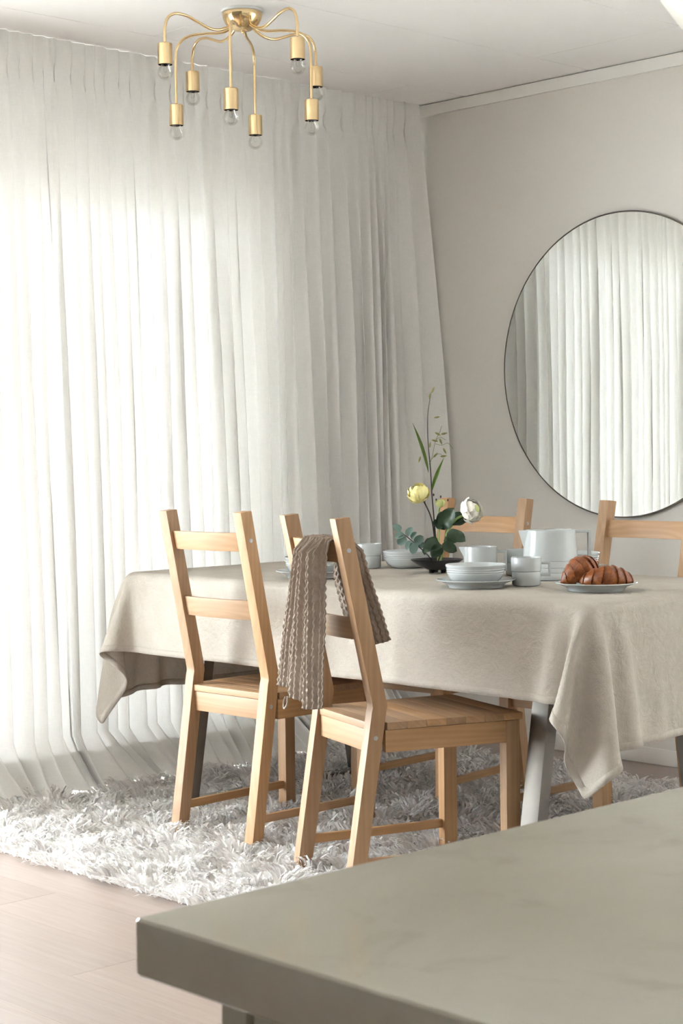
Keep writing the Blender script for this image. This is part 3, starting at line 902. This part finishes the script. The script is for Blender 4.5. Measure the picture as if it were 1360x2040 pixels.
# croissants
def croissant(label, loc, rz, tilt, L=.15, R=.031, bend=.55, seed=1, roll=0.0):
    rng = np.random.default_rng(seed)
    NS, NR = 110, 32
    v = np.zeros((NS, NR, 3)); nseg = 7
    for i in range(NS):
        s = -1 + 2 * i / (NS - 1)
        prof = (1 - abs(s) ** 1.5) ** .85 * .82 + .18 * (1 - abs(s) ** 8)
        q = (abs(s) * nseg / 2 + .35); fr = q - math.floor(q)
        step = 1.0 + .0 * fr
        rad = max(.0015, R * prof * step)
        ang = s * bend; Rb = L / 2 / bend
        cxx, cyy = Rb * math.sin(ang), Rb * (1 - math.cos(ang))
        tdir = Vector((math.cos(ang), math.sin(ang), 0)); nd = Vector((-math.sin(ang), math.cos(ang), 0))
        for j in range(NR):
            a = 2 * PI * j / NR
            twist = .25 * math.sin(a + s * 2)
            q2 = abs(s) * nseg / 2 + .35 + .22 * math.sin(a + .8); fr2 = q2 - math.floor(q2)
            rr = rad * (1 + .17 * (.45 - fr2 ** 1.6) + .03 * math.sin(3 * a + s * 4) + .02 * math.sin(5 * a - s * 7 + seed))
            ya = math.cos(a) * rr * 1.02; za = math.sin(a) * rr * .98
            if za < -rr * .62: za = -rr * .62
            p = Vector((cxx, cyy, 0)) + nd * ya + Vector((0, 0, za + R * .62 * (1 if True else 0) - (R - rad) * .25)) + tdir * (.012 * twist * prof)
            v[i, j] = p
    vv = v.reshape(-1, 3)
    vv[:, 2] -= vv[:, 2].min()
    verts, faces = loft_rings([[tuple(p) for p in r] for r in v])
    me = mesh_from('croissant', vv, faces, True, 50)
    o = link('croissant', me, 'croissant_crust', None, loc)
    o.rotation_euler = (roll, tilt, rz)
    tag(o, label, 'croissant', 'croissants on the plate')
    return o
PZ = ZC + .0085
croissant('baked golden brown croissant lying in front on the plate', (2.02 + SCR.x * .028 - DEP.x * .018, -1.425 + SCR.y * .028 - DEP.y * .018, PZ), ang_scr + .05, 0, .156, .036, .55, 2)
croissant('baked golden brown croissant leaning up behind the other one on the plate', (2.02 - SCR.x * .028 + DEP.x * .036, -1.425 - SCR.y * .028 + DEP.y * .036, PZ + .020), ang_scr + .55, -.40, .135, .038, .5, 5)

# ------------------------------------------------------------------ flower arrangement
VX, VY = 1.215, -1.185
dish = thing('flower_dish', 'shallow black footed dish holding the flowers', 'vase', on_table(VX, VY))
link('basin', lathe_mesh('basin', [(0, .010), (.022, .009), (.03, .010), (.055, .022), (.0795, .0385), (.0815, .0405), (.079, .0415), (.054, .027), (.03, .017), (0, .015)], 56), 'black_glaze', dish)
for k in range(3):
    a = k * 2 * PI / 3 + .4
    link('foot', lathe_mesh('foot', [(0, 0), (.006, 0), (.0075, .003), (.009, .0125), (0, .0135)], 14), 'black_glaze', dish, (.021 * math.cos(a), .021 * math.sin(a), 0))
link('pin_holder', lathe_mesh('pin_holder', [(0, .0152), (.022, .0152), (.023, .018), (.022, .024), (0, .024)], 30), 'cabinet_dark', dish)
def fp(px, py, d=0.0):
    """point of the arrangement: across / up from the dish, d metres further away"""
    k = (5.41 + d) / 3489.1
    return Vector((VX, VY, 0)) + SCR * ((px - 853) * k) + DEP * d + Vector((0, 0, ZC + .002 + (1139 - py) * k))
VB = Vector((VX, VY, ZC + .022))
GRP = 'flowers in the black dish'
def local(root, pts): 
    o = root.location
    return [Vector(p) - o for p in pts]
def leaf_mesh(name, L, W, cup=.15, bend=.1, n=8, pointy=1.0, wave=0.0):
    v, f = [], []
    for i in range(n + 1):
        t = i / n; w = W * math.sin(PI * t ** (.85)) ** (.8 * pointy) if 0 < t < 1 else .0006
        for k in (-1, -.5, 0, .5, 1):
            v.append((L * t, k * w, cup * w * k * k * 2 + bend * L * t * (1 - t) * 2 - bend * L * t * t + wave * math.sin(t * 9 + k) * .003))
    for i in range(n):
        for k in range(4):
            a = i * 5 + k; f.append((a, a + 1, a + 6, a + 5))
    return mesh_from(name, v, f, True)
def orient(o, pos, direction, up=(0, 0, 1), roll=0.0):
    x = Vector(direction).normalized(); u = Vector(up); z = (u - u.dot(x) * x)
    if z.length < 1e-4: z = Vector((1, 0, 0)) - x.x * x
    z.normalize(); yv = z.cross(x)
    m = Matrix((x, yv, z)).transposed() @ Matrix.Rotation(roll, 3, 'X')
    o.rotation_euler = m.to_euler(); o.location = pos
def stemmed(name, label, cat, base):
    return thing(name, label, cat, base, 0, GRP)
def petals(root, centre, axis, R, mat, layers, seed, sub=None):
    rng = random.Random(seed); axis = Vector(axis).normalized()
    u = axis.orthogonal().normalized(); w = axis.cross(u)
    for li, (n, ang, rad, size) in enumerate(layers):
        me = None
        for k in range(n):
            th = 2 * PI * k / n + li * .7 + rng.uniform(-.15, .15)
            # petal: curved patch on a sphere, opening angle ang from the axis
            if me is None:
                v, f = [], []; nn, mm = 6, 6
                for i in range(nn + 1):
                    t = i / nn
                    el = -PI / 2 + .25 + (PI / 2 - .25 + ang) * t     # from the base up the cup
                    rr = R * rad * (1 + .06 * math.sin(t * 3))
                    for j in range(mm + 1):
                        q = -1 + 2 * j / mm
                        half = size * math.sin(min(1, t * 1.25 + .12) * PI * .62)
                        a = q * half
                        edge = 1 + .05 * q * q - .05 * math.cos(q * 7 + li) * t + .10 * max(0, t - .8)
                        v.append((rr * edge * math.cos(el) * math.cos(a), rr * edge * math.cos(el) * math.sin(a), rr * math.sin(el) * (1 - .05 * q * q)))
                for i in range(nn):
                    for j in range(mm):
                        a = i * (mm + 1) + j; f.append((a, a + 1, a + mm + 2, a + mm + 1))
                me = mesh_from('petal', v, f, True); me.materials.append(MAT[mat])
            o = link('petal', me, None, root); sc_ = rng.uniform(.93, 1.08); o.scale = (sc_, sc_, sc_)
            x = math.cos(th) * u + math.sin(th) * w
            m = Matrix((x, axis.cross(x), axis)).transposed() @ Matrix.Rotation(rng.uniform(-.20, .16), 3, 'Y')
            o.rotation_euler = m.to_euler(); o.location = Vector(centre) - root.location
def flower(label, base, pts, rad, stem_mat, centre, axis, R, mat, seed, layers):
    t = stemmed('ranunculus', label, 'flower', base)
    link('stem', tube_mesh('stem', smooth_path(local(t, pts), 6), rad, 8), stem_mat, t)
    core = lathe_mesh('flower_heart', [(0, R * .55), (R * .3, R * .5), (R * .5, R * .2), (R * .5, -R * .2), (R * .25, -R * .5), (0, -R * .55)], 14, 90)
    o = link('flower_heart', core, 'petal_green' if mat == 'petal_white' else mat, t)
    o.rotation_euler = Vector(axis).to_track_quat('Z', 'Y').to_euler(); o.location = Vector(centre) - t.location
    petals(t, centre, axis, R, mat, layers, seed)
LAY = [(5, 1.1, .50, .80), (6, .95, .64, .75), (7, .75, .78, .66), (8, .45, .92, .60), (8, .05, 1.05, .55), (7, -.45, 1.18, .52)]
flower('yellow ranunculus bloom on a thin dark stem', VB, [VB, fp(848, 1065), fp(842, 1030, -.01), fp(828, 998, -.01), fp(822, 992, -.01)], .0022, 'stem_dark', fp(816, 978, -.01), (-.25 * SCR.x - .45 * DEP.x, -.25 * SCR.y - .45 * DEP.y, 1), .0300, 'petal_yellow', 3, LAY)
flower('white ranunculus bloom bending to the right on a green stem', VB + Vector((.006, .004, 0)), [VB + Vector((.006, .004, 0)), fp(868, 1080, -.02), fp(876, 1055, -.03), fp(890, 1034, -.035), fp(908, 1024, -.04)], .0040, 'stem_light', fp(925, 1014, -.045), (SCR.x * .85 - DEP.x * .6, SCR.y * .85 - DEP.y * .6, .38), .0330, 'petal_white', 9, [(5, 1.05, .45, .80), (6, .85, .60, .75), (8, .6, .76, .62), (9, .35, .92, .56), (9, .0, 1.06, .50), (8, -.35, 1.18, .46)])
# greenish small bloom
hb = stemmed('hellebore', 'small greenish white blossom with dark bud tips among the leaves', 'flower', VB + Vector((.002, .006, 0)))
link('stem', tube_mesh('stem', smooth_path(local(hb, [VB, fp(858, 1060), fp(858, 1020), fp(860, 1008)]), 5), .0026, 8), 'stem_light', hb)
petals(hb, fp(861, 1001), (.1, -.1, 1), .015, 'petal_green', [(4, .9, .8, .7), (5, .4, 1.05, .6)], 4)
for px, py in ((848, 986), (862, 990), (876, 997), (853, 996)):
    o = link('bud', lathe_mesh('bud', [(0, -.004), (.0022, -.002), (.0028, .001), (.0016, .004), (0, .0055)], 10, 80), 'stem_dark', hb); o.location = fp(px, py) - hb.location
# tall oat grass
gr = stemmed('oat_grass', 'tall wild oat stalk with seed husks rising above the flowers', 'grass', VB + Vector((0, .003, 0)))
stalk = [VB, fp(850, 1060), fp(845, 990), fp(842, 930), fp(838, 880), fp(838, 830), fp(842, 800), fp(845, 782)]
link('stalk', tube_mesh('stalk', smooth_path(local(gr, stalk), 5), [.0024 - .0016 * k / 35 for k in range(36)], 8), 'stem_dark', gr)
link('side_stalk', tube_mesh('side_stalk', smooth_path(local(gr, [fp(840, 925), fp(846, 910), fp(853, 880, .01), (fp(862, 862, .015)), fp(866, 850, .02)]), 5), .0008, 6), 'stem_green', gr)
for pts in ([(853, 885), (866, 888), (878, 884), (888, 896)], [(846, 915), (852, 908), (862, 905), (868, 911)], [(853, 880), (862, 872), (874, 878)]):
    link('side_stalk', tube_mesh('side_stalk', smooth_path(local(gr, [fp(a, b, .012) for a, b in pts]), 4), .0006, 6), 'stem_green', gr)
husk = leaf_mesh('seed_husk', .020, .0032, .9, .15, 6); husk.materials.append(MAT['seed_husk'])
husk2 = lathe_mesh('seed_husk', [(0, 0), (.0022, .003), (.0034, .009), (.0022, .016), (0, .022)], 8, 80); husk2.materials.append(MAT['seed_husk'])
for px, py, a in ((842, 797, 1.5), (846, 784, 1.1), (850, 833, .15), (852, 862, -.5), (864, 866, .2), (861, 874, -1.2), (858, 880, 2.9), (841, 893, 1.4), (868, 893, -1.1), (862, 910, .1), (823, 909, -1.9), (848, 912, .8)):
    o = link('seed_husk', husk2, None, gr); d = SCR * math.cos(a) + Vector((0, 0, math.sin(a)))
    o.rotation_euler = d.to_track_quat('Z', 'Y').to_euler(); o.location = fp(px, py, .005) - gr.location
for p0, p1, W_ in (((838, 942), (809, 842), .0062), ((844, 980), (868, 912), .0062)):
    a, b = fp(*p0), fp(*p1, -.01); L = (b - a).length
    o = link('grass_blade', leaf_mesh('grass_blade', L, W_, .5, .03, 10, 1.1), 'grass_leaf', gr)
    orient(o, a - gr.location, b - a, up=-DEP + Vector((0, 0, .2)), roll=.5 if p0[0] == 838 else -.4)
# eucalyptus sprig
eu = stemmed('eucalyptus_sprig', 'grey green eucalyptus sprig leaning left out of the black dish', 'sprig', VB + Vector((-.004, -.004, 0)))
link('stem', tube_mesh('stem', smooth_path(local(eu, [VB + Vector((-.004, -.004, 0)), fp(835, 1105, -.03), fp(815, 1086, -.04), fp(797, 1070, -.04), fp(778, 1055, -.04)]), 5), .0016, 8), 'stem_dark', eu)
for px, py, a, L in ((780, 1056, 2.4, .032), (787, 1062, 3.4, .030), (790, 1066, 3.9, .034), (795, 1066, 1.2, .032), (802, 1072, 1.0, .028), (803, 1075, -2.2, .032), (808, 1080, .7, .034), (806, 1078, -1.7, .036), (822, 1092, -1.0, .020), (815, 1088, .4, .026)):
    o = link('leaf', leaf_mesh('leaf', L, L * .40, .2, .08, 8, .55), 'leaf_grey', eu)
    p = fp(px, py, -.04 + random.uniform(-.01, .01)); d = SCR * math.cos(a) + Vector((0, 0, math.sin(a))) - DEP * random.uniform(-.3, .4)
    orient(o, p - eu.location, d, up=-DEP + Vector((0, 0, .8)), roll=random.uniform(-.5, .5))
# dark lobed leaves
dk = stemmed('leafy_branch', 'branch of large dark green leaves at the foot of the flowers', 'leaves', VB + Vector((.004, -.006, 0)))
link('stem', tube_mesh('stem', smooth_path(local(dk, [VB + Vector((.004, -.006, 0)), fp(866, 1085, -.03), fp(872, 1055, -.02), fp(876, 1035, -.015)]), 5), .0022, 8), 'stem_dark', dk)
for px, py, a, L, W_, d in ((866, 1052, 1.15, .072, .026, -.02), (872, 1050, .62, .074, .024, -.02), (868, 1055, 1.75, .058, .020, -.015), (872, 1062, -.35, .062, .022, -.04), (864, 1050, 2.6, .036, .018, -.02), (880, 1045, .25, .055, .022, .0),
                            (860, 1082, 3.45, .062, .024, -.05), (856, 1080, 3.05, .044, .016, -.03), (862, 1082, -.45, .050, .017, -.05), (866, 1078, .1, .050, .016, -.03), (858, 1086, 4.0, .045, .019, -.055)):
    o = link('leaf', leaf_mesh('leaf', L, W_, .22, .10, 10, .6, 1.0), 'leaf_dark', dk)
    dv = SCR * math.cos(a) + Vector((0, 0, math.sin(a))) - DEP * random.uniform(0, .45)
    orient(o, fp(px, py, d) - dk.location, dv, up=-DEP + Vector((0, 0, .7)), roll=random.uniform(-.4, .4))

# ------------------------------------------------------------------ brass ceiling light
lc = Vector((.736, -1.531, HZ))
lamp = thing('ceiling_lamp', 'polished brass ceiling lamp with eight curved arms and clear bulbs', 'lamp', lc)
link('ceiling_plate', lathe_mesh('ceiling_plate', [(0, -.0005), (.064, -.0005), (.066, -.003), (.066, -.009), (0, -.010)], 48), 'white_plastic', lamp)
link('dome', lathe_mesh('dome', [(.0625, -.010), (.0625, -.018), (.060, -.028), (.053, -.042), (.042, -.054), (.028, -.062), (.012, -.0655), (0, -.066)], 48, 60), 'brass', lamp)
link('finial', lathe_mesh('finial', [(0, -.064), (.004, -.065), (.005, -.068), (.003, -.072), (0, -.073)], 14), 'brass', lamp)
sock_me = lathe_mesh('socket', [(.0045, .004), (.008, .001), (.0200, 0), (.0222, -.002), (.0226, -.064), (.0212, -.064), (.0205, -.045), (0, -.045)], 36); sock_me.materials.append(MAT['brass'])
ins_me = lathe_mesh('socket_insert', [(0, -.0455), (.0165, -.046), (.0165, -.060), (.0150, -.062), (0, -.062)], 24); ins_me.materials.append(MAT['dark_void'])
bulb_me = lathe_mesh('bulb', [(.0125, -.060), (.0135, -.066), (.0185, -.072), (.0222, -.081), (.0228, -.088), (.0205, -.097), (.0140, -.105), (.006, -.109), (0, -.1095)], 32, 80); bulb_me.materials.append(MAT['bulb_glass'])
fil_me = tube_mesh('filament', [(-.006, 0, -.066), (-.005, 0, -.083), (0, .001, -.086), (.005, 0, -.083), (.006, 0, -.066)], .0009, 6); fil_me.materials.append(MAT['zinc'])
for k in range(8):
    short = k % 2 == 0
    th = math.radians(-142 + 45 * k)
    e = SCR * math.cos(th) + DEP * math.sin(th)
    if short: prof = [(.036, -.048), (.060, -.063), (.090, -.073), (.125, -.073), (.165, -.060), (.205, -.047), (.245, -.045), (.272, -.060), (.284, -.090), (.285, -.118), (.285, -.142)]
    else: prof = [(.034, -.052), (.055, -.064), (.085, -.068), (.120, -.068), (.160, -.072), (.190, -.084), (.208, -.108), (.213, -.140), (.2135, -.18), (.2135, -.24), (.2135, -.287)]
    arm = link('arm', tube_mesh('arm', smooth_path([e * r_ + Vector((0, 0, z_)) for r_, z_ in prof], 6), .0046, 12), 'brass', lamp)
    r_, z_ = prof[-1]
    so = link('socket', sock_me, None, lamp, e * r_ + Vector((0, 0, z_ + .002)))
    link('socket_insert', ins_me, None, so)
    bu = link('bulb', bulb_me, None, lamp, e * r_ + Vector((0, 0, z_ + .002)))
    link('filament', fil_me, None, bu, (0, 0, 0), (0, 0, k * .7))

# ------------------------------------------------------------------ kitchen island
IX, IY, IZ = 4.19, -4.576, .90
isl = thing('kitchen_island', 'kitchen island with painted cabinet panels under the stone top', 'island', (5.0, -3.3, 0))
def ibox(name, lo, hi, mat, bev=.001): return box(name, tuple(a - b for a, b in zip(lo, (5.0, -3.3, 0))), tuple(a - b for a, b in zip(hi, (5.0, -3.3, 0))), mat, isl, bev)
cx0 = IX + .045
ibox('end_panel', (cx0, IY + .02, .0), (cx0 + .019, -2.1, IZ - .031), 'cabinet_paint')
ibox('carcass', (cx0 + .0195, IY + .042, .0), (5.75, -2.1, IZ - .032), 'cabinet_dark')
for k in range(3):
    xa = cx0 + .0225 + k * .49
    dr = ibox('drawer_front', (xa, IY + .022, .10), (xa + .4865, IY + .0415, IZ - .034), 'cabinet_paint')
top = box('worktop', (IX, IY, IZ - .0305), (5.80, -2.05, IZ), 'quartz', None, .0035, 3)
tag(top, 'pale beige stone island worktop with rounded edge in the foreground', 'worktop')
# opal globe hanging over the island
pd = CAM + (c_right * (1676 - 680) + c_down * (-247 - 1020) + c_fwd * FPX) * (1.3 / FPX)
pen = thing('pendant_lamp', 'cream rounded pendant lamp cut off at the top right corner of the picture', 'lamp', pd)
link('globe', lathe_mesh('globe', [(.156 * math.cos(a), .156 * math.sin(a)) if abs(a) < PI / 2 - .01 else (0, .156 * math.copysign(1, a)) for a in [PI / 2 * (-1 + 2 * k / 28) for k in range(29)]], 48, 80), 'opal', pen)
link('cord', tube_mesh('cord', [(0, 0, .15), (0, 0, HZ - pd.z - .002)], .0025, 8), 'white_plastic', pen)
